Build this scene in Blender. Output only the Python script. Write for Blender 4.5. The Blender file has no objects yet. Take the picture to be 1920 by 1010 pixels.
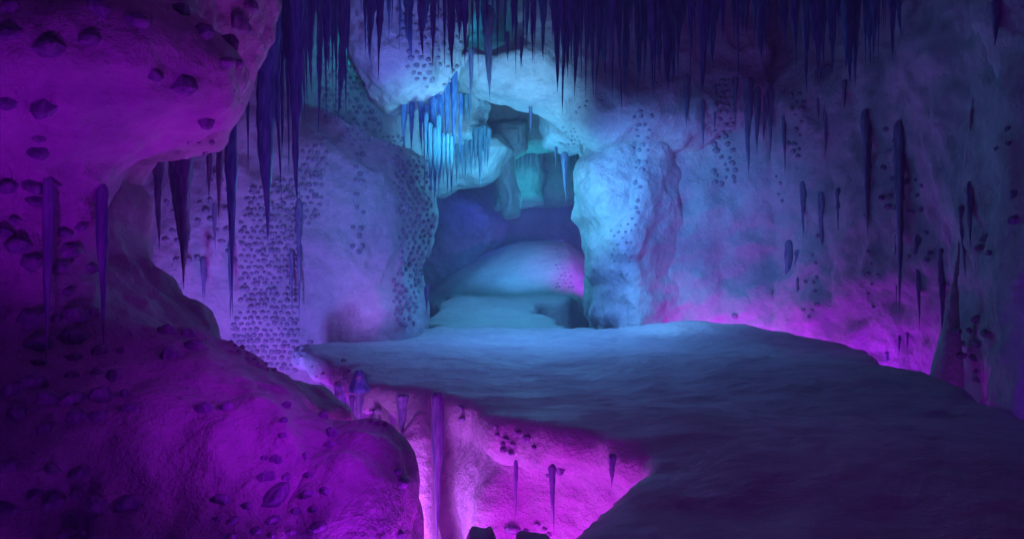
import bpy, math, random
import numpy as np
from mathutils import Vector, Matrix

random.seed(11)
RNG = np.random.default_rng(11)
SC = bpy.context.scene
COL = SC.collection
F, U0, V0, CH = 1250.0, 960.0, 505.0, 1.7          # lens in photo pixels, principal point, eye height


def at(u, v, Y):
    """World point seen at photo pixel (u, v) at distance Y."""
    return Vector(((u - U0) / F * Y, Y, CH - (v - V0) / F * Y))


def xz(pts, Y):
    return [((u - U0) / F * Y, CH - (v - V0) / F * Y) for u, v in pts]


def ground(pts, z=0.0):
    out = []
    for u, v in pts:
        Y = (CH - z) * F / (v - V0)
        out.append(((u - U0) / F * Y, Y))
    return out


# ------------------------------------------------------------------ numpy sculpting tools
def bspline_matrix(xs, feat, off):
    t = xs / feat + off
    t = t - t.min() + 1.0
    m = int(t.max()) + 4
    W = np.zeros((len(xs), m), np.float32)
    i = np.floor(t).astype(int)
    f = t - i
    ar = np.arange(len(xs))
    W[ar, i - 1] = (1 - f) ** 3 / 6
    W[ar, i] = (3 * f ** 3 - 6 * f ** 2 + 4) / 6
    W[ar, i + 1] = (-3 * f ** 3 + 3 * f ** 2 + 3 * f + 1) / 6
    W[ar, i + 2] = f ** 3 / 6
    return W


def grid_noise(xs, ys, zs, feat, seed):
    fx, fy, fz = feat if isinstance(feat, tuple) else (feat,) * 3
    r = np.random.default_rng(seed)
    A, B, C = bspline_matrix(xs, fx, r.random()), bspline_matrix(ys, fy, r.random()), bspline_matrix(zs, fz, r.random())
    R = r.uniform(-1, 1, (A.shape[1], B.shape[1], C.shape[1])).astype(np.float32) * 2.2
    T = np.tensordot(A, R, (1, 0))
    T = np.tensordot(T, B, (1, 1)).transpose(0, 2, 1)
    return np.tensordot(T, C, (2, 1))


_G = np.random.default_rng(5).normal(size=(32, 32, 32, 3)).astype(np.float32)
_G /= np.linalg.norm(_G, axis=-1, keepdims=True)


def vnoise(p, scale, seed=0):
    """Gradient noise at points p (n, 3); scale may be per axis."""
    q = p * np.asarray(scale, np.float32) + seed * 7.31
    i = np.floor(q).astype(np.int32)
    f = (q - i).astype(np.float32)
    w = f * f * f * (f * (f * 6 - 15) + 10)
    out = np.zeros(len(p), np.float32)
    for dx in (0, 1):
        for dy in (0, 1):
            for dz in (0, 1):
                g = _G[(i[:, 0] + dx) & 31, (i[:, 1] + dy) & 31, (i[:, 2] + dz) & 31]
                d = g[:, 0] * (f[:, 0] - dx) + g[:, 1] * (f[:, 1] - dy) + g[:, 2] * (f[:, 2] - dz)
                ww = (w[:, 0] if dx else 1 - w[:, 0]) * (w[:, 1] if dy else 1 - w[:, 1]) * (w[:, 2] if dz else 1 - w[:, 2])
                out += d * ww
    return out * 1.5


def poly_sdf(px, py, poly):
    """Signed distance (negative inside) of a 2D polygon over broadcast arrays px, py."""
    px, py = np.broadcast_arrays(px, py)
    d = np.full(px.shape, 1e9, np.float32)
    s = np.ones(px.shape, np.float32)
    n = len(poly)
    for i in range(n):
        ax, ay = poly[i]
        bx, by = poly[i - 1]
        ex, ey = bx - ax, by - ay
        wx, wy = px - ax, py - ay
        t = np.clip((wx * ex + wy * ey) / (ex * ex + ey * ey + 1e-12), 0, 1)
        d = np.minimum(d, (wx - ex * t) ** 2 + (wy - ey * t) ** 2)
        c1, c2, c3 = py >= ay, py < by, ex * wy > ey * wx
        flip = (c1 & c2 & c3) | (~c1 & ~c2 & ~c3)
        s = np.where(flip, -s, s)
    return s * np.sqrt(d)


def smin(a, b, k):
    h = np.clip(0.5 + 0.5 * (b - a) / k, 0, 1)
    return b + (a - b) * h - k * h * (1 - h)


def pillow(X, Y, Z, poly, Yb, depth, R, back=0.5):
    """A rock face: outline poly (x, z) at its rear rim Yb, swelling toward the viewer by depth."""
    d2 = poly_sdf(X, Z, poly)
    t = np.clip((Yb - Y) / depth, 0, 1)
    tb = np.clip((Y - Yb) / back, 0, 1)
    d = d2 + R * (1 - np.sqrt(1 - t * t)) + R * 0.6 * (1 - np.sqrt(1 - tb * tb))
    return np.maximum(np.maximum(d, Y - Yb - back), Yb - depth - Y)


def ell(X, Y, Z, c, r):
    q = np.sqrt(((X - c[0]) / r[0]) ** 2 + ((Y - c[1]) / r[1]) ** 2 + ((Z - c[2]) / r[2]) ** 2)
    return (q - 1) * min(r)


def surface_nets(V, org, h):
    nx, ny, nz = V.shape
    S = V < 0
    cnt = np.zeros((nx - 1, ny - 1, nz - 1), np.int8)
    for dx in (0, 1):
        for dy in (0, 1):
            for dz in (0, 1):
                cnt += S[dx:nx - 1 + dx, dy:ny - 1 + dy, dz:nz - 1 + dz]
    mixed = (cnt > 0) & (cnt < 8)
    I = np.argwhere(mixed)
    idx = np.full(mixed.shape, -1, np.int32)
    idx[mixed] = np.arange(len(I))
    acc = np.zeros((len(I), 3), np.float32)
    num = np.zeros(len(I), np.float32)
    cs = [(a, b, c) for a in (0, 1) for b in (0, 1) for c in (0, 1)]
    val = {c: V[I[:, 0] + c[0], I[:, 1] + c[1], I[:, 2] + c[2]] for c in cs}
    for c in cs:
        for ax in range(3):
            if c[ax] == 0:
                e = list(c)
                e[ax] = 1
                e = tuple(e)
                a, b = val[c], val[e]
                m = (a < 0) != (b < 0)
                t = np.where(m, a / np.where(m, a - b, 1), 0)
                for k in range(3):
                    acc[:, k] += np.where(m, c[k] + (t if k == ax else 0), 0)
                num += m
    P = (I + acc / num[:, None]) * h + np.asarray(org, np.float32)
    quads = []
    for ax in range(3):
        sl0 = [slice(None)] * 3
        sl1 = [slice(None)] * 3
        sl0[ax] = slice(0, -1)
        sl1[ax] = slice(1, None)
        ch = S[tuple(sl0)] != S[tuple(sl1)]
        b, c = (ax + 1) % 3, (ax + 2) % 3
        E = np.argwhere(ch)
        ok = (E[:, b] > 0) & (E[:, c] > 0) & (E[:, b] < V.shape[b] - 1) & (E[:, c] < V.shape[c] - 1)
        E = E[ok]
        ib = np.zeros(3, int)
        ib[b] = 1
        ic = np.zeros(3, int)
        ic[c] = 1

        def g(o):
            q = E - o
            return idx[q[:, 0], q[:, 1], q[:, 2]]
        Q = np.stack([g(ib + ic), g(ic), g(ib * 0), g(ib)], 1)
        fl = ~S[E[:, 0], E[:, 1], E[:, 2]]
        Q[fl] = Q[fl][:, ::-1]
        quads.append(Q)
    Q = np.concatenate(quads)
    return P.astype(np.float32), Q[(Q >= 0).all(1)]


def normals(P, Q):
    n = np.cross(P[Q[:, 2]] - P[Q[:, 0]], P[Q[:, 3]] - P[Q[:, 1]])
    N = np.zeros_like(P)
    for k in range(4):
        for a in range(3):
            N[:, a] += np.bincount(Q[:, k], n[:, a], len(P)).astype(np.float32)
    return N / (np.linalg.norm(N, axis=1, keepdims=True) + 1e-9)


def mesh_np(name, P, Q, mat, smooth=True):
    me = bpy.data.meshes.new(name)
    me.vertices.add(len(P))
    me.vertices.foreach_set('co', np.ascontiguousarray(P, np.float32).ravel())
    k = Q.shape[1]
    me.loops.add(len(Q) * k)
    me.loops.foreach_set('vertex_index', np.ascontiguousarray(Q, np.int32).ravel())
    me.polygons.add(len(Q))
    me.polygons.foreach_set('loop_start', np.arange(0, len(Q) * k, k, dtype=np.int32))
    me.polygons.foreach_set('use_smooth', np.full(len(Q), smooth))
    me.update(calc_edges=True)
    me.materials.append(mat)
    return me


def link(name, me, label=None, cat=None, group=None, kind=None, parent=None):
    o = bpy.data.objects.new(name, me)
    COL.objects.link(o)
    if parent:
        o.parent = parent
    tag(o, label, cat, group, kind)
    return o


def tag(o, label=None, cat=None, group=None, kind=None):
    kind = kind or ('thing' if cat else None)
    for k, v in (('label', label), ('category', cat), ('group', group), ('kind', kind)):
        if v:
            o[k] = v


def sculpt(name, box, h, fn, mat, low=(), disp=(), **tags):
    """Voxel-sculpt a formation: fn gives the solid, low = [(amp, feature)] large lumps, disp = [(amp, scale)] surface relief."""
    (x0, x1), (y0, y1), (z0, z1) = box
    xs, ys, zs = (np.arange(a, b, h).astype(np.float32) for a, b in ((x0, x1), (y0, y1), (z0, z1)))
    X, Y, Z = xs[:, None, None], ys[None, :, None], zs[None, None, :]
    V = np.array(np.broadcast_to(fn(X, Y, Z), (len(xs), len(ys), len(zs))), np.float32)
    for k, (amp, feat) in enumerate(low):
        V += amp * grid_noise(xs, ys, zs, feat, hash_name(name) + k)
    V[0], V[-1] = 1, 1
    V[:, 0], V[:, -1] = 1, 1
    V[:, :, 0], V[:, :, -1] = 1, 1
    P, Q = surface_nets(V, (x0, y0, z0), h)
    for k, (amp, sc) in enumerate(disp):
        N = normals(P, Q)
        n = vnoise(P, sc, k + hash_name(name) % 13)
        if amp < 0:                                      # ridged: carved hollows between soft ridges
            n = 1 - 2 * np.abs(n)
            P = P + N * (n * -amp)[:, None]
        else:
            P = P + N * (n * amp)[:, None]
    return link(name, mesh_np(name, P, Q, mat), **tags)


def hash_name(s):
    return sum(ord(c) * (i + 3) for i, c in enumerate(s)) % 9973


# ------------------------------------------------------------------ materials
def new_mat(name):
    m = bpy.data.materials.new(name)
    m.use_nodes = True
    nt = m.node_tree
    return m, nt, nt.nodes['Principled BSDF'], nt.nodes.new('ShaderNodeNewGeometry')


def snow_material(name, c0, c1, grain=1.0, rough=0.85, stretch=(1, 1, 1)):
    m, nt, b, g = new_mat(name)
    N, L = nt.nodes, nt.links

    def noise(scale, detail, rough=.6):
        n = N.new('ShaderNodeTexNoise')
        n.inputs['Scale'].default_value = scale
        n.inputs['Detail'].default_value = detail
        n.inputs['Roughness'].default_value = rough
        L.new(mp.outputs[0], n.inputs['Vector'])
        return n
    mp = N.new('ShaderNodeMapping')
    mp.inputs['Scale'].default_value = stretch
    L.new(g.outputs['Position'], mp.inputs['Vector'])
    big, mid, fine = noise(.9, 5), noise(5.5, 6, .65), noise(38, 4, .7)
    mix = N.new('ShaderNodeMix')
    mix.data_type = 'RGBA'
    mix.inputs['A'].default_value = (*c0, 1)
    mix.inputs['B'].default_value = (*c1, 1)
    r = N.new('ShaderNodeValToRGB')
    r.color_ramp.elements[0].position, r.color_ramp.elements[1].position = .36, .66
    add = N.new('ShaderNodeMath')
    add.operation = 'MULTIPLY_ADD'
    add.inputs[1].default_value = .45
    L.new(mid.outputs['Fac'], add.inputs[0])
    sc = N.new('ShaderNodeMath')
    sc.operation = 'MULTIPLY'
    sc.inputs[1].default_value = .55
    L.new(big.outputs['Fac'], sc.inputs[0])
    L.new(sc.outputs[0], add.inputs[2])
    L.new(add.outputs[0], r.inputs['Fac'])
    L.new(r.outputs['Color'], mix.inputs['Factor'])
    L.new(mix.outputs['Result'], b.inputs['Base Color'])
    rr = N.new('ShaderNodeMapRange')
    rr.inputs['From Min'].default_value, rr.inputs['From Max'].default_value = .35, .7
    rr.inputs['To Min'].default_value, rr.inputs['To Max'].default_value = rough, rough - .4
    L.new(big.outputs['Fac'], rr.inputs['Value'])
    L.new(rr.outputs[0], b.inputs['Roughness'])
    b.inputs['Specular IOR Level'].default_value = .35
    b1, b2 = N.new('ShaderNodeBump'), N.new('ShaderNodeBump')
    b1.inputs['Strength'].default_value, b1.inputs['Distance'].default_value = .55 * grain, .12
    b2.inputs['Strength'].default_value, b2.inputs['Distance'].default_value = .35 * grain, .02
    L.new(mid.outputs['Fac'], b1.inputs['Height'])
    L.new(fine.outputs['Fac'], b2.inputs['Height'])
    L.new(b1.outputs[0], b2.inputs['Normal'])
    L.new(b2.outputs[0], b.inputs['Normal'])
    return m


def ice_material(name, c0, c1, rough=.38):
    m, nt, b, g = new_mat(name)
    N, L = nt.nodes, nt.links
    tc = N.new('ShaderNodeTexCoord')
    mp = N.new('ShaderNodeMapping')
    mp.inputs['Scale'].default_value = (1, 1, .12)
    L.new(g.outputs['Position'], mp.inputs['Vector'])
    n = N.new('ShaderNodeTexNoise')
    n.inputs['Scale'].default_value = 26
    n.inputs['Detail'].default_value = 5
    L.new(mp.outputs[0], n.inputs['Vector'])
    r = N.new('ShaderNodeValToRGB')
    r.color_ramp.elements[0].position, r.color_ramp.elements[1].position = .38, .68
    r.color_ramp.elements[0].color, r.color_ramp.elements[1].color = (*c0, 1), (*c1, 1)
    L.new(n.outputs['Fac'], r.inputs['Fac'])
    L.new(r.outputs['Color'], b.inputs['Base Color'])
    b.inputs['Roughness'].default_value = rough
    b.inputs['Specular IOR Level'].default_value = .4
    bp = N.new('ShaderNodeBump')
    bp.inputs['Strength'].default_value, bp.inputs['Distance'].default_value = .5, .03
    L.new(n.outputs['Fac'], bp.inputs['Height'])
    L.new(bp.outputs[0], b.inputs['Normal'])
    return m


M_SNOW = snow_material('packed_snow', (.52, .55, .65), (.82, .83, .88), 1.5)
M_FLOOR = snow_material('trodden_snow', (.55, .57, .64), (.78, .80, .85), 1.3, .8, (.9, 1.15, 1))
M_FROST = snow_material('frosted_rock', (.46, .47, .58), (.76, .77, .84), 1.5)
M_ICE = ice_material('blue_ice', (.05, .14, .42), (.16, .35, .68))
M_ICE_LIT = ice_material('cyan_lit_ice', (.10, .36, .55), (.28, .60, .78))  # brighter, greener copy of the ice: cyan light put into its colour
M_RIB = ice_material('rime_ice', (.13, .15, .34), (.34, .37, .58), .6)
M_STUD = ice_material('frosted_stone', (.25, .26, .38), (.52, .53, .64), .7)
M_STONE = ice_material('frozen_stone', (.20, .19, .36), (.42, .40, .58), .6)

WALL_LOW = [(.22, 2.2), (.10, .9)]
WALL_DISP = [(.10, 1.3), (-.05, 1.0), (.035, 3.2), (.014, 8)]


# ------------------------------------------------------------------ near rock on the left
def near_rock(X, Y, Z):
    d = pillow(X, Y, Z, xz([(-420, -160), (520, -160), (492, 20), (462, 120), (430, 220), (388, 262), (262, 268), (246, 300), (222, 345),
                            (244, 400), (254, 490), (308, 540), (350, 578), (382, 612), (414, 670), (455, 682), (520, 710), (600, 742),
                            (640, 775), (658, 810), (664, 1300), (-420, 1300)], 6.3), 6.3, 1.9, .8)
    d = smin(d, ell(X, Y, Z, at(130, 150, 4.35), (1.08, .95, .42)), .2)
    d = smin(d, ell(X, Y, Z, at(120, 30, 5.0), (1.0, .7, .7)), .4)
    d = smin(d, ell(X, Y, Z, at(200, 800, 4.75), (1.35, 1.15, .62)), .4)
    d = smin(d, ell(X, Y, Z, at(420, 1040, 4.3), (1.0, .95, .75)), .35)
    d = smin(d, ell(X, Y, Z, at(20, 430, 4.5), (.5, .4, .7)), .6)
    d = -smin(-d, ell(X, Y, Z, at(330, 430, 3.8), (.4, .5, .6)), .4)
    return d


sculpt('rock_buttress', ((-5.4, -.9), (2.9, 7), (-3.2, 4.7)), .035, near_rock, M_FROST,
       [(.10, 1.1), (.05, .45)], [(.07, 1.6), (-.055, 1.9), (.03, 4.5), (-.012, 7), (.006, 18)],
       label='huge near rock wall at the left glowing violet, with a blunt overhanging shelf', cat='rock')


def near_lobe(X, Y, Z):
    d = pillow(X, Y, Z, xz([(330, 1400), (400, 960), (520, 850), (600, 806), (640, 797), (690, 793), (728, 806), (752, 836), (768, 880),
                            (776, 940), (786, 1010), (800, 1100), (815, 1400)], 4.7), 4.7, 1.1, .55, .35)
    return d


sculpt('rock_boulder', ((-2.6, -.3), (3.3, 5.3), (-2.6, 1.1)), .028, near_lobe, M_FROST,
       [(.05, .7), (.02, .3)], [(.04, 2.5), (-.03, 2.6), (.018, 6), (.006, 16)],
       label='rounded dark boulder bulging from the foot of the near rock into the chasm', cat='boulder')


def roughen(name, z):
    """Below height z a slab is raw frosted rock, not trodden snow; give it the rock's relief and material."""
    me = bpy.data.objects[name].data
    n = len(me.vertices)
    P = np.zeros(n * 3, np.float32)
    N = np.zeros(n * 3, np.float32)
    me.vertices.foreach_get('co', P)
    me.vertices.foreach_get('normal', N)
    P, N = P.reshape(-1, 3), N.reshape(-1, 3)
    w = np.clip((z + .1 - P[:, 2]) / .3, 0, 1)
    r = .09 * (1 - 2 * np.abs(vnoise(P, (1.2, 1.2, .5), 3))) + .05 * vnoise(P, (2.6, 2.6, 1.3), 4) + .03 * vnoise(P, 5.5, 5)
    P += N * (r * w)[:, None]
    me.vertices.foreach_set('co', P.ravel())
    me.materials.append(M_FROST)
    c = np.zeros(len(me.polygons) * 3, np.float32)
    me.polygons.foreach_get('center', c)
    me.polygons.foreach_set('material_index', (c[2::3] < z).astype(np.int32))
    me.update()


# ------------------------------------------------------------------ snow platform, chasm, far path
EDGE = [(552, 655), (600, 674), (650, 692), (690, 722), (780, 730), (860, 753), (930, 790), (1000, 806), (1080, 815), (1150, 832),
        (1205, 856), (1224, 880), (1188, 896), (1130, 930), (1080, 966), (1040, 1006), (1012, 1060)]
RIGHT_EDGE = [(5.9, -3), (5.9, 5.5), (6.12, 8), (6.6, 10.9), (7.5, 14.2), (7.4, 15.1), (6.6, 16.5), (5.2, 17.5), (3.9, 17.75), (3.0, 17.9), (2.5, 18.8)]
PLAT = ground(EDGE) + [(-.1, 2.6), (-.7, 1), (-.8, -3)] + RIGHT_EDGE + ground([(1095, 612), (1020, 616), (920, 617), (830, 619), (760, 624), (690, 631), (610, 642)])
BODY = ground([(742, 724), (860, 747), (930, 784), (1000, 799), (1080, 808), (1150, 824), (1198, 852), (1217, 879), (1180, 890),
               (1122, 924), (1068, 962), (1030, 1004), (1000, 1060)]) + [(.0, 2.6), (-.5, 1), (-.6, -3)] + RIGHT_EDGE[:-1] + ground([(1000, 622), (830, 626), (760, 640), (700, 660)])


def platform(X, Y, Z):
    top = .06 * np.sin(X * .9 + Y * .35) * np.cos(Y * .55) + .05 * np.sin(Y * 1.1 + X * .4) + .25 * np.exp(-((X - 5.0) / 2.4) ** 2 - ((Y - 17.4) / 1.1) ** 2)
    d2 = poly_sdf(X, Y, PLAT) + .05 * np.sin(X * 4.3 + 2 * np.sin(Y * 2.1)) + .04 * np.sin(Y * 5.7 + 2 * np.sin(X * 3.3))
    r = .17
    zc = Z - top
    dz = np.maximum(zc, -zc - .42)
    slab = np.sqrt(np.maximum(d2 + r, 0) ** 2 + np.maximum(dz + r, 0) ** 2) + np.minimum(np.maximum(d2, dz) + r, 0) - r
    b2 = poly_sdf(X, Y, BODY)
    lump = .22 * np.sin(X * 3.1 + 1.5 * np.sin(Z * .7)) * np.cos(Y * 1.7 + Z * .3) + .12 * np.sin(X * 6.3 + Z * .9 + Y)
    body = np.maximum(np.maximum(b2 + .12 + lump * np.clip(-Z - .2, 0, 1), Z + .22), -6.2 - Z)
    return smin(slab, body, .14)


sculpt('snow_floor', ((-6, 12), (-2.8, 22), (-6, .6)), .075, platform, M_FLOOR, [(.02, .8)],
       [(.03, 1.2), (-.03, 1.3), (-.014, 3.2), (.012, 5)], kind='structure')
roughen('snow_floor', -.30)


def far_path(X, Y, Z):
    P = [(-2, 20.2), (-2.75, 22.0), (-2.85, 24.2), (-2.4, 26.0), (-2.5, 27.4), (-3.3, 29.4), (-4.7, 33), (-5.2, 37), (-5.4, 44), (5.5, 44), (5.0, 37), (4.7, 33), (3.9, 30),
         (2.8, 27.6), (2.1, 26.2), (.85, 25.2), (.75, 24.1), (1.5, 23.1), (1.75, 21.4), (1.4, 20.2)]
    d2 = poly_sdf(X, Y, P)
    s = lambda a, b, t: np.clip((t - a) / (b - a), 0, 1) ** 2 * (3 - 2 * np.clip((t - a) / (b - a), 0, 1))
    crest = np.clip((X + 5.0) / 7.2, 0, 1)
    hill = 3.3 * s(28.0, 37, Y) * (1 - .95 * (1 - crest) ** 2.0)
    top = -.1 + .70 * s(21.0, 27.2, Y) - .55 * s(27.4, 29.6, Y) + hill - .75 * np.clip(X - 2.9, 0, 4) * s(27.5, 30, Y) + .06 * np.sin(X * 1.3 + Y * .9) + .03 * np.sin(X * 2.9 - Y * 1.7)
    zc = Z - top
    return np.maximum(-smin(-zc, -(d2 + .12 * np.sin(X * 2.3 + Y * 1.9) + .08 * np.sin(X * 5.1 - Y * 4.3)), .22), -4 - Z)


sculpt('snow_path', ((-6, 6), (19.8, 44), (-3.6, 4.6)), .12, far_path, M_FLOOR, [(.05, 1.4)],
       [(.04, .9), (-.03, 1.0), (.02, 3.5)], kind='structure')


# ------------------------------------------------------------------ left wall with its ledge
LW = [(-60, -120), (470, -120), (530, 60), (560, 170), (588, 240), (640, 252), (695, 260), (722, 283), (770, 284), (800, 300),
      (806, 335), (818, 362), (827, 400), (822, 432), (813, 470), (797, 505), (803, 545), (806, 600), (802, 650), (800, 1000), (-60, 1000)]
def left_wall(X, Y, Z):
    d = pillow(X, Y, Z, xz(LW, 18.3), 18.3, 2.6, 1.1)
    d = smin(d, ell(X, Y, Z, at(300, 350, 15.5), (3.0, 1.2, 4.2)), .8)
    d = smin(d, ell(X, Y, Z, at(640, 470, 16.6), (1.5, 1.3, 3.2)), .7)
    return d


sculpt('rock_wall', ((-14, -1.6), (13.2, 19.2), (-5.2, 10)), .075, left_wall, M_SNOW,
       [(.26, (1.6, 1.6, 3.2)), (.10, (.7, .7, 1.1))], [(.10, 1.2), (-.07, 1.1), (.05, 3.0), (-.028, 4.2), (.012, 9)],
       label='broad frosted wall left of the archway, pitted with columns of small stones', cat='rock wall')

sculpt('rock_wall', ((-9.5, .8), (19.3, 23), (1.0, 10.2)), .085,
       lambda X, Y, Z: pillow(X, Y, Z, xz([(470, -120), (975, -120), (970, 120), (860, 140), (790, 230), (775, 330), (690, 350), (470, 350)], 21.5), 21.5, 1.5, .8),
       M_SNOW, [(.25, 1.8), (.1, .8)], [(.07, 1.5), (-.05, 1.3), (.03, 3.6)],
       label='shadowed teal wall set back above the ledge of the left wall', cat='rock wall')

# rock mass hanging left of the arch
sculpt('hanging_rock', ((-5.8, -.8), (15.6, 19.4), (4.6, 10.2)), .06,
       lambda X, Y, Z: pillow(X, Y, Z, xz([(630, -140), (650, 60), (664, 118), (684, 150), (704, 188), (728, 210), (762, 207), (800, 196), (832, 182),
                                           (852, 150), (868, 100), (880, 40), (890, -140)], 18.0), 18.0, 1.9, .8),
       M_SNOW, [(.16, 1.5), (.07, .6)], [(.06, 1.5), (-.07, 1.3), (.04, 3.4), (-.02, 5)],
       label='lavender rock mass hanging from the ceiling just left of the archway', cat='rock')


# the arch: lintel and right pillar
def arch(X, Y, Z):
    d = pillow(X, Y, Z, xz([(842, 150), (862, 128), (900, 118), (930, 126), (944, 110), (948, 40), (945, -140), (1420, -140), (1420, 260),
                            (1250, 300), (1105, 292), (1092, 266), (1062, 243), (1032, 220), (1000, 206), (960, 191), (935, 193), (905, 186),
                            (885, 180), (860, 176)], 19.8), 19.8, 2.6, .9)
    d = smin(d, ell(X, Y, Z, at(1000, 140, 18.6), (1.7, 1.2, .75)), .5)
    d = smin(d, ell(X, Y, Z, at(1160, 210, 18.4), (1.3, 1.2, .85)), .5)
    return d


sculpt('rock_arch', ((-2.2, 7.4), (16.6, 20.6), (4.3, 10.4)), .06, arch, M_SNOW,
       [(.17, 1.5), (.07, .6)], [(.07, 1.5), (-.08, 1.2), (.045, 3.2), (-.022, 5)],
       label='pale blue snowy lintel arching over the opening to the far chamber', cat='rock arch')


def pillar(X, Y, Z):
    d = pillow(X, Y, Z, xz([(1100, 250), (1094, 292), (1085, 318), (1092, 350), (1091, 384), (1082, 410), (1091, 440), (1090, 470),
                            (1099, 502), (1113, 532), (1113, 562), (1105, 590), (1122, 612), (1136, 800), (1440, 800), (1440, 250)], 20.0), 20.0, 2.1, 1.2)
    d = smin(d, ell(X, Y, Z, at(1135, 340, 18.9), (.8, .8, 1.1)), .4)
    lobe = pillow(X, Y, Z, xz([(1200, 190), (1192, 260), (1186, 330), (1174, 390), (1142, 420), (1121, 448), (1131, 482), (1147, 505), (1160, 532),
                               (1150, 560), (1162, 605), (1164, 800), (1400, 800), (1400, 190)], 18.8), 18.8, 1.2, .6)
    d = -smin(-d, Y - 17.9 - .62 * (X - 2.7), .5)
    lobe = -smin(-lobe, Y - 17.35 - .8 * (X - 2.9), .4)
    return smin(d, lobe, .18)


sculpt('rock_pillar', ((1.3, 7.4), (17, 20.8), (-3.5, 6.9)), .055, pillar, M_SNOW,
       [(.20, .9), (.09, .42)], [(.08, 1.6), (-.06, 1.2), (.04, 3.2), (-.012, 5)],
       label='scalloped ice-blue pillar that carries the right end of the arch', cat='rock pillar')

# right wall sweeping round to the viewer
RWP = [(2.7, 21.8), (2.8, 19.2), (3.15, 18.55), (3.8, 18.45), (4.8, 18.65), (5.9, 18.8), (7.2, 18.1), (8.3, 16.4), (8.6, 14.5), (8.2, 12.2), (7.6, 10.8), (7.05, 9), (6.7, 7.4), (6.55, 5.5),
       (6.55, -2.5), (13, -2.5), (13, 22.4), (2.7, 22.4)]
def right_wall(X, Y, Z):
    lean = .10 * (Z - 1) ** 1
    far = np.clip((X - 3.2) / 2.5, .15, 1)
    rib = far * .22 * np.sin(X * 1.9 + Y * 1.5 + .35 * np.sin(Z)) + .3 * np.exp(-((Z - 6.0) / 1.0) ** 2)
    d2 = poly_sdf(X, Y, RWP)
    return d2 - rib - .05 * lean


sculpt('rock_wall', ((2.0, 12), (-2.2, 22.2), (-5.2, 10.4)), .095, right_wall, M_SNOW,
       [(.30, (1.8, 1.8, 2.6)), (.12, (.8, .8, 1.2))], [(.11, 1.1), (-.09, 1.0), (.05, 2.8), (-.03, 4.0)],
       label='long blue wall curving along the right side of the snow floor into darkness', cat='rock wall')

sculpt('ice_column', ((5.3, 9.4), (9.4, 12.8), (-3.2, 6.2)), .05,
       lambda X, Y, Z: np.sqrt((X - 7.3 - .10 * Z) ** 2 + (Y - 11.2) ** 2) - (.10 + .09 * np.clip(1.5 - Z, 0, 4) ** .9) * np.sqrt(np.clip((2.5 - Z) / 2.2, 1e-6, 1)),
       M_SNOW, [(.06, (.5, .5, 2.5))], [(.04, (4, 4, .8)), (.012, 8)],
       label='slender bluish ice column flaring at its foot against the right wall', cat='ice column')

for (u, r0, lab) in ((792, .20, 'pale pink fluted ice column at the left end of the chasm face'), (722, .13, 'narrow pink ice column behind the pointed ice post')):
    c = at(u, 760, 8.55 if u > 750 else 9.7)
    sculpt('ice_column', ((c.x - .7, c.x + .7), (c.y - .7, c.y + .7), (-4.5, .0)), .035,
           lambda X, Y, Z: np.sqrt((X - c.x - .05 * np.sin(Z * 2)) ** 2 + (Y - c.y) ** 2) - r0 * (1 + .25 * np.clip(-Z, 0, 4)) + .6 * np.clip(Z + .45, 0, 1),
           M_SNOW, [(.07, (.3, .3, 1.6))], [(.05, (5, 5, .9)), (.012, 9)], label=lab, cat='ice column')

# ------------------------------------------------------------------ the chamber behind the arch
# two dark spikes that poke up at the lip of the floor by the viewer
for pts, lab in (([(862, 1060), (872, 1012), (881, 992), (897, 997), (906, 999), (921, 990), (931, 1010), (944, 1060)], 'small dark two-pointed rock poking up at the bottom of the chasm view'),
                 ([(955, 1060), (966, 1008), (974, 1004), (1004, 1005), (1032, 1009), (1046, 1060)], 'small flat dark rock beside the near lip of the snow floor')):
    poly_s = xz(pts, 4.0)
    sculpt('rock_spike', ((min(p[0] for p in poly_s) - .1, max(p[0] for p in poly_s) + .1), (3.6, 4.3), (-.3, .3)), .012,
           lambda X, Y, Z: pillow(X, Y, Z, poly_s, 4.0, .2, .05, .15), M_FROST, [(.008, .1)], [(.006, 14)], label=lab, cat='rock')

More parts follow.
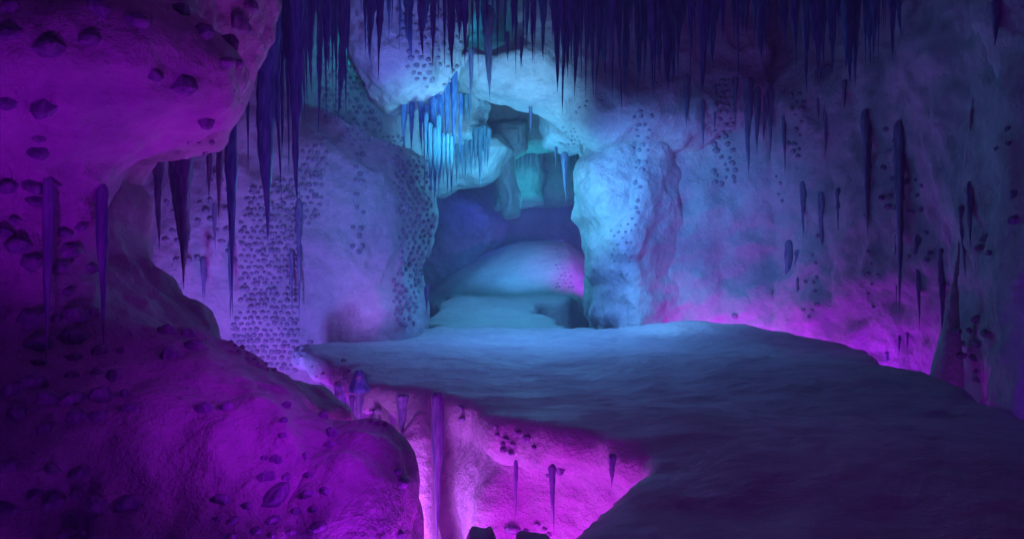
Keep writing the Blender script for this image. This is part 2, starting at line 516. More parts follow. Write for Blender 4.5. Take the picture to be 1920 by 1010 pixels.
BACK = [
    ('hanging_rock', [(690, 214), (760, 220), (840, 176), (900, 172), (912, 200), (905, 234), (919, 246), (914, 272), (880, 284), (850, 290), (800, 300), (690, 300)], 22.2, 1.4, .5, M_SNOW,
     'frosty blue rock behind the bright icicle cluster, left of the dark recess'),
    ('hanging_rock', [(1008, 190), (1060, 215), (1150, 230), (1150, 284), (1096, 291), (1062, 298), (1030, 281), (1017, 276), (1013, 240)], 22.6, 1.3, .45, M_SNOW,
     'pale hanging block behind the arch whose flat underside juts over the opening'),
    ('hanging_rock', [(780, 270), (935, 262), (960, 285), (938, 318), (924, 342), (900, 350), (862, 353), (834, 370), (812, 374), (780, 380)], 24.5, 1.4, .5, M_SNOW,
     'dim violet rock shelf low at the left inside the far chamber'),
    ('hanging_rock', [(868, 130), (1070, 130), (1070, 262), (1040, 282), (1000, 288), (955, 292), (930, 296), (868, 296)], 30.5, 1.3, .5, M_FROST,
     'dark indigo rock roof seen through the top of the archway'),
    ('hanging_rock', [(880, 240), (985, 240), (984, 286), (962, 300), (968, 345), (976, 380), (973, 406), (950, 413), (938, 402), (941, 372), (928, 340), (900, 326), (880, 320)], 28.5, 1.4, .5, M_SNOW,
     'lavender rock tongue dangling in the middle of the far chamber'),
    ('hanging_rock', [(930, 200), (1040, 200), (1016, 292), (1022, 330), (1016, 360), (1022, 384), (930, 390)], 33.5, 1.4, .6, M_SNOW,
     'bright teal rock curtain deep inside the far chamber'),
    ('hanging_rock', [(1000, 200), (1130, 200), (1130, 384), (1000, 386)], 36.5, 1.4, .6, M_SNOW,
     'deep green-blue rock curtain at the right of the far chamber'),
    ('hanging_rock', [(770, 330), (850, 352), (905, 372), (948, 420), (938, 462), (905, 512), (770, 590)], 41, 2.2, .9, M_FROST,
     'dim indigo rock face at the very back left of the far chamber'),
]
for nm, pts, Yb, dep, R, mt, lab in BACK:
    poly = xz(pts, Yb)
    xs_, zs_ = [p[0] for p in poly], [p[1] for p in poly]
    sculpt(nm, ((min(xs_) - .5, max(xs_) + .5), (Yb - dep - .6, Yb + 1.2), (min(zs_) - .5, max(zs_) + .5)), .075,
           lambda X, Y, Z: pillow(X, Y, Z, poly, Yb, dep, R), mt, [(.13, 1.3), (.07, .5)], [(.05, 1.9), (-.05, 1.6), (.025, 4)], label=lab, cat='rock')

# outer shell of the cave: ceiling, far walls, chasm floor
def ceiling(X, Y, Z):
    zc = np.where(Y < 19.5, 3.2 + .33 * Y, 9.64 + 0 * Y)
    return np.maximum(zc - Z, Z - zc - 1.6)


sculpt('cave_ceiling', ((-14, 14), (-2.5, 47), (3, 12)), .2, ceiling, M_FROST, [(.2, 2.0)], [(.1, 1.2)], kind='structure')
SHELL = [(-15, 12), (-13, 20), (-8.5, 21), (-7.2, 28), (-8, 38), (-5.5, 45), (5, 45.5), (8, 40), (6.2, 34), (5.4, 28), (4.6, 21.5), (13, 21), (15, 12), (16, 48), (-16, 48)]
sculpt('cave_backdrop_wall', ((-15.5, 15.5), (13, 47.8), (-6.4, 11)), .2, lambda X, Y, Z: poly_sdf(X, Y, SHELL), M_FROST,
       [(.3, 2.4), (.15, 1)], [(.12, 1.1), (.05, 3)], kind='structure')
sculpt('chasm_floor', ((-18, 16), (-4, 48), (-8, -4.6)), .3, lambda X, Y, Z: np.maximum(Z + 5.6, -7.5 - Z), M_FROST, [(.25, 2.5)], [(.1, 1)], kind='structure')

# ------------------------------------------------------------------ icicles
def icicle_mesh(k, shoulder=False):
    r = np.random.default_rng(100 + k)
    n, m = 14, 34
    P, Q = [], []
    ph = r.uniform(0, 6.28, 8)
    bend = r.uniform(-.45, .45, 2)
    for j in range(m):
        t = j / (m - 1)
        rad = (1 - t ** 1.35) ** 1.15 if shoulder else (1 - t) ** r_exp[k % 4]
        rad *= 1 + (.5 if shoulder else 1) * (.13 * math.sin(t * 15 + ph[0]) + .09 * math.sin(t * 37 + ph[1]) + .07 * math.sin(t * 71 + ph[5]))
        if shoulder:
            rad *= min(1, math.sqrt(t / .05 + .25))
        else:
            rad += .25 * max(0, .08 - t) / .08
        rad = max(rad, .012)
        for i in range(n):
            a = i / n * 2 * math.pi
            fl = 1 + .17 * math.sin(3 * a + ph[2] + t * 3) + .12 * math.sin(5 * a + ph[3] - t * 5) + .05 * math.sin(2 * a + t * 40)
            P.append((rad * fl * math.cos(a) + bend[0] * t * t + .10 * math.sin(t * 11 + ph[4]) * t, rad * fl * math.sin(a) + bend[1] * t * t, -t))
    for j in range(m - 1):
        for i in range(n):
            a, b = j * n + i, j * n + (i + 1) % n
            Q.append((a, a + n, b + n, b))
    top = bpy.data.meshes.new('icicle')
    top.from_pydata(P, [], Q + [tuple(range(n)), tuple(reversed(range((m - 1) * n, m * n)))])
    for p in top.polygons:
        p.use_smooth = len(p.vertices) == 4
    top.materials.append(M_ICE)
    return top


r_exp = [1.0, .8, 1.3, .95]
ICE = [icicle_mesh(k) for k in range(12)]
ICE_WALL = [icicle_mesh(k + 30, True) for k in range(8)]
ICE_LIT = []
for me in ICE_WALL:
    mc = me.copy()
    mc.materials.clear()
    mc.materials.append(M_ICE_LIT)
    ICE_LIT.append(mc)
ICE_BLUE = [me.copy() for me in ICE_WALL]
for me in ICE_WALL:
    me.materials[0] = M_RIB
PROTO = bpy.data.objects.new('icicle', ICE[0])
N_ICE = [0]


def icicle(x, y, z, length, rad, label, group=None, wall=False):
    o = PROTO if N_ICE[0] == 0 else PROTO.copy()
    fam = ICE_BLUE if group and 'blue icicles' in group else ICE_LIT if group and 'cyan' in group else ICE_WALL if wall else ICE
    o.data = fam[N_ICE[0] % len(fam)]
    N_ICE[0] += 1
    COL.objects.link(o)
    o.location = (x, y, z)
    o.scale = (rad, rad, length)
    o.rotation_euler = (random.uniform(-.015, .015), random.uniform(-.015, .015), random.uniform(0, 6.28))
    tag(o, label, 'icicle', group)
    return o


def dg_ray(u, v, ymin=0.5):
    dg = bpy.context.evaluated_depsgraph_get()
    d = Vector(((u - U0) / F, 1, -(v - V0) / F))
    dist = d.length
    d.normalize()
    o = Vector((0, 0, CH)) + d * ymin * dist
    ok, loc, nor, _i, ob, _m = SC.ray_cast(dg, o, d)
    return (loc, nor, ob) if ok else (None, None, None)


ORD = 'first second third fourth fifth sixth seventh eighth ninth tenth eleventh twelfth thirteenth fourteenth fifteenth sixteenth seventeenth eighteenth nineteenth twentieth'.split()
PENDING = []          # wall icicles and stones need the sculpted walls to exist first


def named_row(items, what, group, Y=None):
    """items: (u, vtop, vtip, width px[, Y]); told apart by their order from the left, the longest and the shortest by their length."""
    items = sorted(items, key=lambda i: i[0])
    lens = [i[2] - i[1] for i in items]
    for k, it in enumerate(items):
        y = it[4] if len(it) > 4 else Y
        if len(items) == 1:
            lab = what
        elif k == len(items) - 1:
            lab = 'rightmost ' + what
        elif k == 0:
            lab = 'leftmost ' + what
        elif lens[k] == max(lens):
            lab = 'longest ' + what
        else:
            lab = ORD[k] + ' from the left ' + what
        PENDING.append((it[0], it[1], it[2], it[3], y, lab, group))


named_row([(297, 240, 475, 24, 7.2), (340, 235, 545, 46, 6.6), (356, 235, 372, 11, 7), (392, 235, 380, 15, 7.4), (413, 235, 420, 17, 7.8), (402, 380, 470, 9, 14), (380, 480, 560, 10, 14)],
          'dark icicle hanging behind the violet overhang at the left', 'icicles behind the left overhang')
named_row([(436, -60, 590, 49, 9.5), (462, -60, 330, 26, 9.5), (497, -60, 455, 67, 9), (514, -60, 412, 32, 9.6), (530, -60, 300, 26, 10), (541, -60, 325, 23, 10), (553, -60, 382, 44, 9.6), (568, -60, 230, 26, 10.5)],
          'violet ceiling icicle in the group beside the overhang', 'long violet ceiling icicles beside the overhang')
named_row([(92, 330, 690, 26), (190, 345, 665, 26)], 'slim violet icicle against the studded near rock', 'icicles on the near rock')
named_row([(434, 450, 606, 11, 14.6), (560, 372, 608, 13, 15), (547, 470, 590, 8, 15), (800, 535, 590, 9, 16.5), (383, 500, 570, 10, 14.4)],
          'thin icicle standing out against the pitted left wall', 'icicles on the pitted left wall')
named_row([(757, 172, 300, 22), (772, 186, 290, 18), (788, 186, 288, 15), (800, 196, 310, 26), (812, 180, 352, 22), (826, 168, 345, 24), (838, 150, 300, 22), (852, 130, 340, 22), (864, 175, 330, 12)],
          'stout blue icicle at the left haunch of the arch', 'blue icicles at the left haunch of the arch', 17.4)
named_row([(799, 210, 360, 10), (806, 230, 378, 12), (815, 240, 392, 14), (822, 215, 385, 11), (831, 250, 350, 9), (839, 250, 372, 9), (846, 255, 380, 8)],
          'bright cyan-lit icicle of the tight bundle above the opening', 'cyan icicle bundle above the opening', 16.7)
named_row([(858, 270, 352, 10), (866, 272, 335, 9), (875, 262, 345, 9), (884, 262, 333, 10), (892, 240, 325, 12), (900, 240, 353, 16), (908, 235, 318, 9), (916, 240, 320, 9), (880, 160, 245, 7), (874, 176, 236, 9)],
          'cyan-lit icicle under the frosty blue rock left of the dark recess', 'cyan icicles under the frosty blue rock', 20.4)
named_row([(995, 180, 258, 9, 19), (1059, 285, 385, 13, 21.2), (1042, 275, 315, 6, 21.5), (884, 90, 215, 10, 17.4), (914, 10, 190, 24, 16.6)],
          'lone icicle dangling across the archway opening', 'icicles dangling across the archway')
named_row([(952 + 8.2 * i + random.uniform(-2, 2), 280, 318 + random.uniform(-14, 24), 6) for i in range(8)],
          'faint teal icicle in the far chamber', 'faint teal icicles in the far chamber', 31.4)
named_row([(1052 + 6 * i, 280, 312 + random.uniform(-10, 20), 5) for i in range(6) if i != 1],
          'faint dark teal icicle right of the pointed one', 'faint dark teal icicles at the right of the far chamber', 34.4)
named_row([(674, 700, 812, 22, 9.3), (755, 738, 830, 21, 8.6), (746, 735, 775, 7, 8.8), (821, 735, 1030, 25, 7.7), (640, 715, 815, 24, 11.5), (660, 740, 800, 10, 10.5), (817, 860, 905, 6, 7.7)],
          'violet icicle hanging beneath the edge of the snow floor', 'icicles under the edge of the snow floor')
named_row([(967, 862, 985, 9, 6.9), (1036, 870, 1000, 13, 6.5), (1148, 850, 915, 15, 5.9)],
          'dim icicle against the magenta chasm face', 'icicles on the chasm face')
# on the right wall
named_row([(1287, 140, 240, 17), (1317, 188, 292, 9), (1340, 160, 250, 12), (1378, 145, 245, 12), (1403, 146, 335, 22), (1420, 163, 295, 17), (1437, 152, 268, 18), (1446, 165, 310, 12),
           (1470, 168, 330, 14), (1535, 130, 230, 14), (1553, 122, 300, 22), (1584, 150, 210, 12)],
          'flat-topped blue icicle high on the right wall', 'icicles high on the right wall')
named_row([(1506, 340, 450, 14), (1541, 360, 500, 17), (1574, 352, 510, 18), (1624, 205, 450, 22), (1688, 226, 600, 24), (1722, 440, 620, 16), (1680, 380, 590, 10)],
          'long dim icicle at mid height on the right wall', 'icicles at mid height on the right wall')
named_row([(1480, 450, 622, 16), (1497, 468, 600, 14), (1612, 600, 640, 5), (1664, 660, 690, 11), (1686, 628, 672, 6), (1701, 622, 655, 6)],
          'icicle low on the right wall close to the snow', 'icicles low on the right wall')
named_row([(1805, 385, 520, 17), (1820, 340, 470, 17), (1903, 355, 470, 18), (1766, 465, 640, 20), (1868, 0, 90, 24)],
          'shadowy icicle on the dark wall at the right edge', 'icicles on the dark wall at the right edge')


def fringe(n, u0, u1, t0, t1, y0, y1, w0, w1, lab, group, seed):
    r = random.Random(seed)
    for i in range(n):
        u = u0 + (u1 - u0) * (i + r.uniform(-.2, 1.2)) / n
        Y = r.uniform(y0, y1)
        tip = t0 + (t1 - t0) * r.random() ** 1.5
        PENDING.append((u, -90, tip, (w0 * .5 + (w1 * 1.25 - w0 * .5) * r.random() ** 1.4) * (.6 + .6 * (tip - t0 + 40) / (t1 - t0 + 40)), Y, lab, group))


fringe(26, 470, 660, 60, 260, 10, 14.5, 15, 27, 'dark violet icicle in the ceiling fringe above the left wall', 'ceiling fringe above the left wall', 1)
fringe(28, 665, 945, 40, 150, 11, 15.5, 14, 25, 'deep blue icicle in the ceiling fringe in front of the hanging lavender rock', 'ceiling fringe in front of the lavender rock', 2)
fringe(10, 948, 1035, 60, 150, 12, 15.5, 12, 17, 'slender icicle in the sparse ceiling fringe over the pale lintel', 'sparse ceiling fringe over the lintel', 3)
fringe(52, 1038, 1270, 70, 190, 11, 15.5, 15, 26, 'navy icicle in the densest ceiling fringe right of the arch top', 'densest ceiling fringe right of the arch top', 4)
fringe(56, 1270, 1690, 60, 180, 9.5, 14.0, 18, 30, 'almost black icicle in the ceiling fringe over the right wall', 'ceiling fringe over the right wall', 5)
named_row([(716, -60, 150, 24, 11), (812, -60, 125, 18, 11.5), (859, -60, 72, 14, 11.5), (962, -60, 78, 16, 11.5), (609, -60, 245, 18, 11), (647, -60, 240, 12, 11.5)],
          'magenta-tinged icicle piercing the blue ceiling fringe', 'magenta-tinged ceiling icicles')
named_row([(1060, -60, 222, 17, 12.5), (1080, -60, 190, 14, 13), (1111, -60, 178, 16, 13), (1158, -60, 230, 20, 12.5), (1172, -60, 190, 12, 13), (1227, -60, 180, 14, 13), (693, 78, 122, 8, 15.4), (978, 70, 132, 9, 15.6), (951, 60, 118, 10, 15.6)],
          'dark icicle reaching lowest from the blue fringe over the arch', 'lowest icicles of the fringe over the arch')

bpy.context.view_layer.update()
for (u, vt, vb, w, Y, lab, grp) in PENDING:
    wall = False
    if Y is None:
        loc, nor, ob = dg_ray(u, vt, 2)
        if loc is None:
            continue
        wall, Y = True, loc.y + .02
    p, q = at(u, vt, Y), at(u, vb, Y)
    L = p.z - q.z
    rad = w / F * Y / 2 * (.62 if 'blue icicles' in grp else .85 if wall else .95 if 'bundle' in grp else 1)
    if vt < -40:                                   # grows out of the ceiling, wherever that is above it
        ztop = (3.2 + .33 * Y) + .35
        vis = at(u, 0, Y).z - q.z
        L = ztop - q.z
        rad *= .5 + .3 * min(1.8, L / max(vis, .8))
        p.z = ztop
    icicle(p.x, p.y, p.z, L, rad, lab, grp, wall or vt > -40 and 'cyan' not in grp)

# the pointed cap of ice the post below the floor's left tip hangs from
post = min((o for o in COL.objects if o.get('group') == 'icicles under the edge of the snow floor'), key=lambda o: abs(o.location.x - at(674, 700, 9.3).x))
cv = [(1.75 * math.cos(a) * w, 1.75 * math.sin(a) * w, z) for z, w in ((-.30, 1), (-.24, 1.02), (.02, .45), (.06, .3)) for a in [i * math.pi / 3 + .2 for i in range(6)]]
cf = [(k * 6 + i, k * 6 + (i + 1) % 6, k * 6 + 6 + (i + 1) % 6, k * 6 + 6 + i) for k in range(3) for i in range(6)] + [tuple(range(5, -1, -1)), tuple(range(18, 24))]
cm = bpy.data.meshes.new('ice_cap')
cm.from_pydata(cv, [], cf)
cm.materials.append(M_ICE)
link('ice_cap', cm, parent=post)
post['label'] = 'thick violet ice post with a pointed cap at the left tip of the snow floor'

# ------------------------------------------------------------------ frozen stones studding the walls
def stone_geo(k):
    import bmesh
    r = random.Random(40 + k)
    bm = bmesh.new()
    n = r.randint(5, 6)
    for ring, (rad, hgt) in enumerate(((1.0, -.3), (.98, .12), (.55, .55))):
        for i in range(n):
            a = (i + .5 * (ring == 2) + r.uniform(-.25, .25)) / n * 6.283
            rr = rad * r.uniform(.78, 1.1)
            bm.verts.new((rr * math.cos(a), rr * math.sin(a) * .82, hgt * r.uniform(.85, 1.15)))
    bm.verts.new((r.uniform(-.2, .2), r.uniform(-.2, .2), .68))
    res = bmesh.ops.convex_hull(bm, input=bm.verts)
    bmesh.ops.delete(bm, geom=list({g for g in res['geom_interior'] + res['geom_unused'] if isinstance(g, bmesh.types.BMVert)}), context='VERTS')
    bmesh.ops.triangulate(bm, faces=bm.faces)
    me = bpy.data.meshes.new('stone')
    bm.to_mesh(me)
    bm.free()
    me.materials.append(M_STONE)
    return me


STONES = [stone_geo(k) for k in range(8)]
STONE_NP = []
for me in STONES:
    P = np.zeros(len(me.vertices) * 3, np.float32)
    me.vertices.foreach_get('co', P)
    STONE_NP.append((P.reshape(-1, 3), np.array([list(p.vertices) for p in me.polygons], np.int32)))
SPROTO = bpy.data.objects.new('frozen_stone', STONES[0])
N_ST = [0]
MASS = {}


def stone_frame(loc, nor, rot):
    up = Vector((0, 0, 1))
    z = nor.normalized()
    x = up.cross(z)
    x = x.normalized() if x.length > .05 else Vector((1, 0, 0))
    y = z.cross(x)
    m = Matrix((x, y, z)).transposed()
    return m @ Matrix.Rotation(rot, 3, 'Z')


def in_poly(u, v, poly):
    c = False
    for i in range(len(poly)):
        (x1, y1), (x2, y2) = poly[i], poly[i - 1]
        if (y1 > v) != (y2 > v) and u < (x2 - x1) * (v - y1) / (y2 - y1) + x1:
            c = not c
    return c


def put_stone(u, v, size, label=None, group=None, mass=None, ymin=1.0, flat=1.0):
    loc, nor, ob = dg_ray(u, v, ymin)
    if loc is None or 'icicle' in ob.name or 'stone' in ob.name:
        return
    r = size / F * loc.y / 2
    R = stone_frame(loc, nor, random.uniform(-.5, .5) + random.choice((0, math.pi)))
    tall = random.uniform(.75, 1.0) if mass is None else random.uniform(.95, 1.2)
    S = Matrix.Diagonal((r * random.uniform(.9, 1.2), r * tall, r * 1.2 * flat))
    if mass is None:
        o = SPROTO if N_ST[0] == 0 else SPROTO.copy()
        o.data = STONES[N_ST[0] % len(STONES)]
        N_ST[0] += 1
        TODO.append((o, Matrix.Translation(loc) @ (R @ S).to_4x4(), label, group))
    else:
        P, T = STONE_NP[random.randrange(len(STONE_NP))]
        W = P @ np.array((R @ S).transposed()) + np.array(loc)
        MASS.setdefault(mass, []).append((W, T))


TODO = []


def patch(poly, size, gap, keep, jit=.32, **kw):
    us, vs = [p[0] for p in poly], [p[1] for p in poly]
    v, row = min(vs), 0
    while v < max(vs):
        u = min(us) + (gap / 2 if row % 2 else 0)
        while u < max(us):
            if 'mass' in kw:
                jit = .2
            a, b = u + random.uniform(-jit, jit) * gap, v + random.uniform(-jit, jit) * gap * .9
            if in_poly(a, b, poly) and random.random() < keep:
                put_stone(a, b, size * random.uniform(.65, 1.15), **kw)
            u += gap
        v += gap * .86
        row += 1


for o in list(COL.objects):
    if o.name.startswith('icicle'):
        o.hide_viewport = True
bpy.context.view_layer.update()

NEAR = [
    ('on the upper part of the near violet rock, above the shelf', 'stones on the upper near rock',
     [(15, 62, 44), (92, 88, 60), (165, 72, 44), (182, 15, 62), (258, 40, 48), (292, 140, 40), (347, 160, 58), (386, 228, 40), (380, 62, 56), (425, 118, 42), (452, 45, 56), (430, 80, 44),
      (446, 118, 26), (470, 12, 40), (20, 10, 40), (340, 20, 40)]),
    ('in the studded patch at the left edge of the near rock', 'stones at the left edge of the near rock',
     [(12, 192, 44), (80, 204, 56), (72, 258, 28), (70, 285, 44), (15, 350, 40), (62, 352, 44), (98, 345, 30), (70, 378, 34), (28, 412, 22), (34, 460, 46), (62, 490, 50), (122, 436, 34),
      (152, 425, 26), (132, 470, 48), (115, 500, 38), (170, 502, 36), (128, 545, 28), (8, 435, 30)]),
    ('in the crowded lower field of the near rock', 'stones in the lower field of the near rock',
     [(62, 595, 58), (105, 598, 26), (140, 590, 50), (178, 586, 28), (75, 645, 54), (138, 630, 54), (72, 680, 26), (140, 668, 30), (188, 658, 40), (135, 706, 32), (62, 718, 54), (182, 698, 28),
      (214, 704, 42), (22, 730, 38), (90, 748, 50), (136, 748, 52), (188, 742, 52), (34, 775, 50), (145, 780, 40), (185, 780, 42), (85, 802, 40), (235, 738, 26), (243, 764, 34), (228, 658, 22),
      (320, 668, 52), (352, 628, 34), (365, 650, 40), (312, 622, 40)]),
    ('scattered low on the near rock by the bottom edge', 'stones low on the near rock',
     [(18, 870, 44), (98, 880, 30), (150, 885, 44), (65, 925, 40), (100, 940, 52), (182, 945, 52), (242, 945, 52), (20, 950, 46), (146, 925, 36), (160, 998, 24), (130, 1000, 44)]),
    ('on the bright magenta flank above the chasm', 'stones on the magenta flank',
     [(382, 768, 38), (425, 766, 34), (537, 760, 24), (532, 788, 20), (530, 815, 20), (605, 780, 30), (623, 812, 32), (619, 834, 24), (572, 855, 22), (497, 858, 16), (518, 862, 30),
      (500, 896, 36), (536, 895, 26), (580, 890, 22), (416, 936, 38), (464, 948, 24), (522, 925, 60), (577, 925, 30), (609, 920, 28), (555, 957, 20), (588, 953, 22), (408, 972, 20), (437, 975, 26),
      (480, 995, 26), (512, 975, 32), (545, 998, 24), (508, 1003, 20), (596, 988, 36), (435, 1005, 24)]),
    ('on the rounded boulder at the chasm rim', 'stones on the boulder', [(754, 905, 36), (745, 885, 22), (748, 1000, 24)]),
]
for where, grp, pts in NEAR:
    for (u, v, s) in pts:
        put_stone(u, v, s, 'faceted bluish stone frozen ' + where, grp)
for where, grp, pts in [
    ('magenta chasm face below the snow floor', 'stones on the chasm face',
     [(866, 765, 18), (868, 785, 18), (933, 815, 14), (930, 800, 12), (945, 842, 18), (950, 822, 16), (962, 832, 14), (972, 812, 20), (988, 822, 24), (960, 847, 16), (1002, 838, 14), (943, 832, 12),
      (1050, 880, 22), (1028, 890, 12), (960, 992, 30), (988, 995, 16), (1008, 982, 16), (1022, 990, 12), (1030, 1000, 14)]),
    ('lavender bank under the left tip of the snow floor', 'stones below the left tip of the snow floor',
     [(632, 692, 10), (642, 700, 10), (650, 712, 14), (625, 705, 10), (655, 695, 9), (702, 768, 10), (708, 772, 16), (712, 785, 8), (695, 790, 12), (706, 794, 12), (722, 796, 14)]),
]:
    for (u, v, s) in pts:
        put_stone(u, v, s, 'dark pointed stone lodged in the ' + where, grp, flat=1.3)
patch([(1640, 250), (1660, 240), (1730, 300), (1730, 400), (1650, 390)], 17, 22, .7, label='dark stone in the dim patch behind the long mid-height icicles', group='stones behind the long right wall icicles')
patch([(1700, 440), (1745, 430), (1745, 520), (1700, 520)], 14, 22, .6, label='dark stone beside the slender ice column', group='stones beside the ice column')
patch([(1780, 590), (1850, 590), (1870, 640), (1830, 720), (1780, 720)], 24, 30, .75, label='dark stone near the foot of the right wall', group='stones near the foot of the right wall')
patch([(1820, 390), (1915, 380), (1915, 480), (1810, 480)], 26, 36, .6, label='barely lit stone on the dark right wall', group='stones on the dark right wall')
patch([(1860, 200), (1915, 200), (1915, 300), (1860, 300)], 22, 40, .6, label='barely lit stone high on the dark right wall', group='stones high on the dark right wall')

LWP = dict(mass='pitted left wall')
patch([(470, 350), (560, 330), (562, 470), (560, 640), (585, 640), (555, 700), (500, 700), (430, 660), (428, 610), (450, 590), (450, 420)], 12.5, 12.4, .99, **LWP)
patch([(566, 262), (612, 262), (618, 330), (600, 400), (560, 440), (556, 360)], 13, 14, .92, **LWP)
patch([(652, 262), (688, 262), (686, 350), (656, 380), (656, 300)], 13, 15, .8, **LWP)
patch([(654, 385), (682, 385), (680, 480), (654, 480)], 13, 17, .75, **LWP)
patch([(733, 292), (800, 292), (806, 350), (818, 420), (800, 480), (790, 520), (786, 540), (784, 615), (738, 615), (735, 530), (750, 470)], 12, 11.8, .97, **LWP)
patch([(300, 270), (440, 250), (450, 500), (340, 500), (300, 460)], 14, 21, .5, **LWP)
patch([(575, 680), (660, 675), (660, 730), (600, 735)], 11, 17, .6, **LWP)
patch([(600, 110), (665, 110), (700, 190), (725, 265), (610, 268)], 11, 13, .85, mass='shadowed teal wall')
patch([(715, 252), (760, 250), (755, 284), (725, 284)], 8, 9, .85, mass='shadowed teal wall')
patch([(735, 20), (868, 20), (860, 130), (840, 185), (770, 150)], 14, 15, .75, mass='hanging lavender rock')
patch([(896, 182), (914, 186), (908, 250), (893, 240)], 7, 8, .85, mass='hanging lavender rock')
patch([(1052, 232), (1080, 240), (1100, 275), (1060, 278)], 7, 9, .85, mass='hanging lavender rock')
patch([(1186, 208), (1225, 208), (1222, 260), (1200, 340), (1208, 350), (1200, 400), (1190, 440), (1184, 330)], 12, 14, .75, mass='scalloped pillar')
patch([(1126, 440), (1190, 400), (1200, 430), (1175, 520), (1160, 520)], 7, 13, .7, mass='scalloped pillar')
patch([(1060, 225), (1100, 180), (1130, 190), (1080, 215)], 8, 12, .5, mass='scalloped pillar')
patch([(1338, 150), (1375, 150), (1382, 340), (1338, 350)], 13, 14, .85, mass='right wall')
patch([(1480, 165), (1510, 165), (1505, 320), (1478, 310)], 12, 15, .7, mass='right wall')
patch([(1455, 330), (1475, 330), (1470, 380), (1455, 380)], 10, 14, .7, mass='right wall')
patch([(1500, 440), (1535, 440), (1535, 600), (1500, 600)], 11, 15, .7, mass='right wall')
patch([(1340, 558), (1400, 560), (1405, 590), (1345, 598)], 13, 19, .6, mass='right wall')
patch([(1625, 470), (1650, 470), (1640, 620), (1625, 600)], 9, 24, .6, mass='right wall')
patch([(1042, 455), (1062, 455), (1075, 540), (1042, 540)], 6, 8, .8, mass='far hill')

for o, M, lab, grp in TODO:
    COL.objects.link(o)
    o.matrix_world = M
    tag(o, lab, 'stone', grp)
for nm, parts in MASS.items():
    off, Ps, Ts = 0, [], []
    for P, T in parts:
        Ps.append(P)
        Ts.append(T + off)
        off += len(P)
    link('stone_studs', mesh_np('stone_studs', np.concatenate(Ps), np.concatenate(Ts), M_STUD, False),
         label='countless small faceted stones studding the ' + nm, cat='stones', kind='stuff')
for o in list(COL.objects):
    o.hide_viewport = False

# ------------------------------------------------------------------ camera, light, air
cam = bpy.data.cameras.new('camera')
cam.sensor_width = 36
cam.lens = 36 * F / 1920
cam.clip_end = 200
co = bpy.data.objects.new('camera', cam)
COL.objects.link(co)
co.location = (0, 0, CH)
co.rotation_euler = (math.radians(90), 0, 0)
SC.camera = co

MAG, BLUE, CYAN, TEAL, VIO, LAV, INDIGO = (.80, .07, .95), (.09, .35, .95), (.13, .68, .86), (.0, .38, .55), (.42, .004, 1), (.17, .26, 1), (.13, .08, 1)
FUCHSIA = (.60, .012, 1)


def lamp(loc, color, watts, size=.4, spot=None, aim=None):
    d = bpy.data.lights.new('lamp', 'SPOT' if spot else 'POINT')
    d.color = color
    d.energy = watts
    d.shadow_soft_size = size
    if spot:
        d.spot_size = math.radians(spot)
        d.spot_blend = 1
    o = bpy.data.objects.new('lamp', d)
    COL.objects.link(o)
    o.location = loc
    if aim:
        o.rotation_euler = (Vector(aim) - Vector(loc)).to_track_quat('-Z', 'Y').to_euler()
    return o


# magenta from the chasm, plus unseen spots added above floor level
lamp((-.1, 5.8, -1.9), (0.868, 0.020, 1.000), 123.9, .5)
lamp((-1.5, 7.5, -1.9), (0.701, 0.152, 1.000), 138, .4)
lamp((-.4, 3.4, -.55), (.55, .012, 1), 45, .3)
lamp((-.35, 2.5, -.35), (0.186, 0.020, 1.000), 4.917, .2)
lamp((-2.0, 2.6, -.9), (0.500, 0.010, 1.000), 9.05, .3)
lamp((-.6, 4.7, .9), (0.470, 0.020, 1.000), 26, .2, 60, (-2.5, 5.3, 2.1))  # unseen spot added in mid-air to tint the near rock's column
lamp((-1.9, 1.6, -.45), (.50, .004, 1), 150, .2, 42, (-2.5, 4.3, 2.6))
lamp((-2.6, 11.2, -2.2), (.55, .03, 1), 200, .6)
lamp((-5.2, 12.4, -2.0), (0.526, 0.020, 1.000), 112.4, .6)
lamp((-5.6, 10.8, -1.7), (.16, .22, 1), 640, .4, 85, (-4.6, 17.5, 3.6))
lamp((.1, 2.9, 1.5), (.52, .006, 1), 125, .2, 44, (-1.6, 4.3, .6))  # unseen spot added in mid-air to brighten the near rock's lower flank
lamp((-2.9, 14.5, .6), (.42, .16, 1), 52, .3, 105, (-4.1, 17.2, 1.6))  # unseen spot added over the floor to brighten the left wall's foot
# magenta from the gap between floor and right wall
lamp((6.1, 17.65, -.6), (.72, .03, 1), 34, .2)
lamp((5.0, 18.1, -.6), (.78, .06, 1), 21, .2)
lamp((3.8, 18.1, -.55), (.70, .08, 1), 5, .15)
lamp((7.1, 16.9, -.8), (.65, .02, 1), 32, .2)
lamp((8.0, 15.0, -1.3), (0.498, 0.020, 1.000), 88.75, .3)
lamp((6.95, 9.6, -1.1), (0.528, 0.020, 1.000), 115, .3)
lamp((6.3, 6.4, -.9), (0.250, 0.020, 1.000), 63.36, .3)
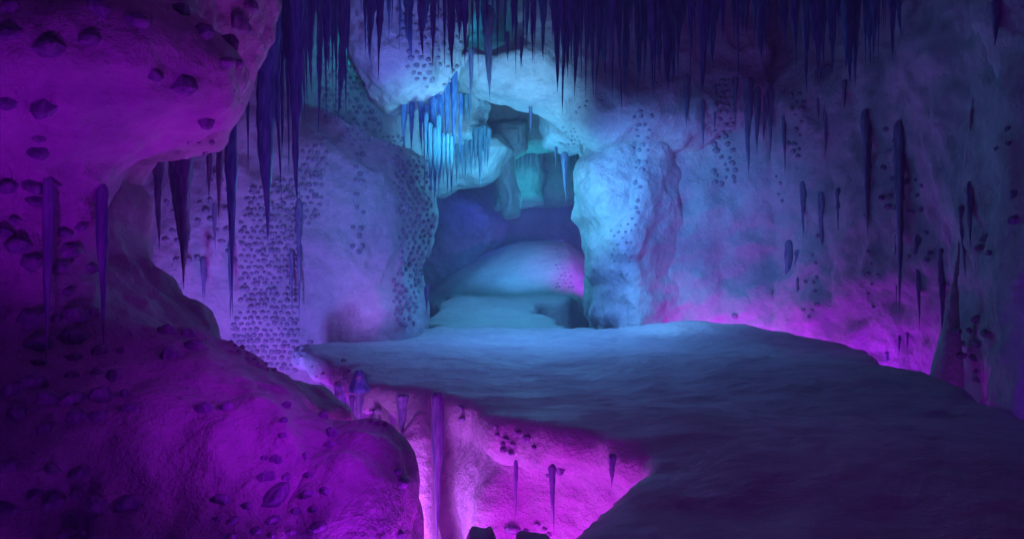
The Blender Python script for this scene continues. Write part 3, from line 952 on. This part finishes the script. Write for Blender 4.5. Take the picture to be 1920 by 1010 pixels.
# unseen lamps added in open air: blue thrown on the walls round the arch and the back half of the floor
lamp((1.8, 14.4, 4.2), (.11, .32, .95), 840, .5, 105, (4.2, 19.5, 2.4))
lamp((-2.4, 12.6, 4.0), (.13, .34, 1), 150, .5, 95, (-4.4, 18, 2.2))
lamp((-2.0, 13.0, 4.2), (.15, .26, 1), 470, .3, 62, (-3.3, 17.4, 7.4))
lamp((-.9, 14.9, 3.6), (.16, .70, .92), 520, .2, 52, (-1.9, 17, 5.6))
lamp((.3, 14.6, 3.6), (.20, .66, 1), 1080, .3, 75, (-.3, 19, 6.2))
lamp((.9, 16.2, 2.8), (.12, .70, .90), 290, .3, 90, (2.3, 19, 3.8))
lamp((.6, 16.2, 4.6), (.11, .35, 1), 820, .5, 120, (.6, 15.4, 0))
lamp((2.4, 15.2, 2.4), (.15, .52, 1), 300, .3, 60, (4.6, 18.0, .1))
lamp((-.1, 21.2, 4.0), (.08, .58, .95), 250, .3)
# far chamber
lamp((1.0, 29.9, 5.0), (0.000, 0.917, 1.000), 85, .5)
lamp((-.2, 23.6, 4.6), (0.120, 0.450, 1.000), 234.6, .3, 115, (-.4, 24.6, 0))  # unseen spot added to brighten the path just behind the arch
lamp((-4.7, 19.6, 8.2), (0.020, 0.827, 1.000), 12.01, .4)
lamp((-1.3, 19.8, 8.9), (0.020, 0.646, 1.000), 11.36, .3)
lamp((4.4, 28.6, 2.6), (.50, .020, 1), 820, .3, 75, (3.3, 32.5, 1.3))
lamp((.6, 29.9, 4.3), (0.109, 0.398, 1.000), 536.9, .3, 95, (.2, 33.5, 1.0))
lamp((-2.0, 37.0, 5.0), (0.072, 0.070, 1.000), 55, .6)  # this and the next: unseen fill added to lift the back wall
lamp((3.0, 40.0, 5.0), (0.121, 0.047, 1.000), 90, .6)

w = bpy.data.worlds.new('World')
SC.world = w
w.use_nodes = True
bg = w.node_tree.nodes['Background']
bg.inputs['Color'].default_value = (0.112, .012, 1, 1)
bg.inputs['Strength'].default_value = 0.034

vm = bpy.data.materials.new('haze_air')
vm.use_nodes = True
vm.node_tree.nodes.clear()
pv = vm.node_tree.nodes.new('ShaderNodeVolumePrincipled')
pv.inputs['Color'].default_value = (.72, .74, 1, 1)
pv.inputs['Density'].default_value = .0075
pv.inputs['Anisotropy'].default_value = .2
ov = vm.node_tree.nodes.new('ShaderNodeOutputMaterial')
vm.node_tree.links.new(pv.outputs[0], ov.inputs['Volume'])
HAZE = True
if HAZE:
    B = np.array([(x, y, z) for x in (-19, 17) for y in (-5, 49) for z in (-9, 13)], np.float32)
    Qh = np.array([(0, 1, 3, 2), (4, 6, 7, 5), (0, 4, 5, 1), (2, 3, 7, 6), (0, 2, 6, 4), (1, 5, 7, 3)], np.int32)
    link('haze', mesh_np('haze', B, Qh, vm, False), kind='stuff')

SC.cycles.use_denoising = True
SC.cycles.max_bounces = 6
SC.cycles.diffuse_bounces = 1
SC.cycles.volume_bounces = 1
SC.cycles.sample_clamp_indirect = 4
SC.view_settings.view_transform = 'Standard'
SC.view_settings.look = 'None'
SC.view_settings.exposure = 0
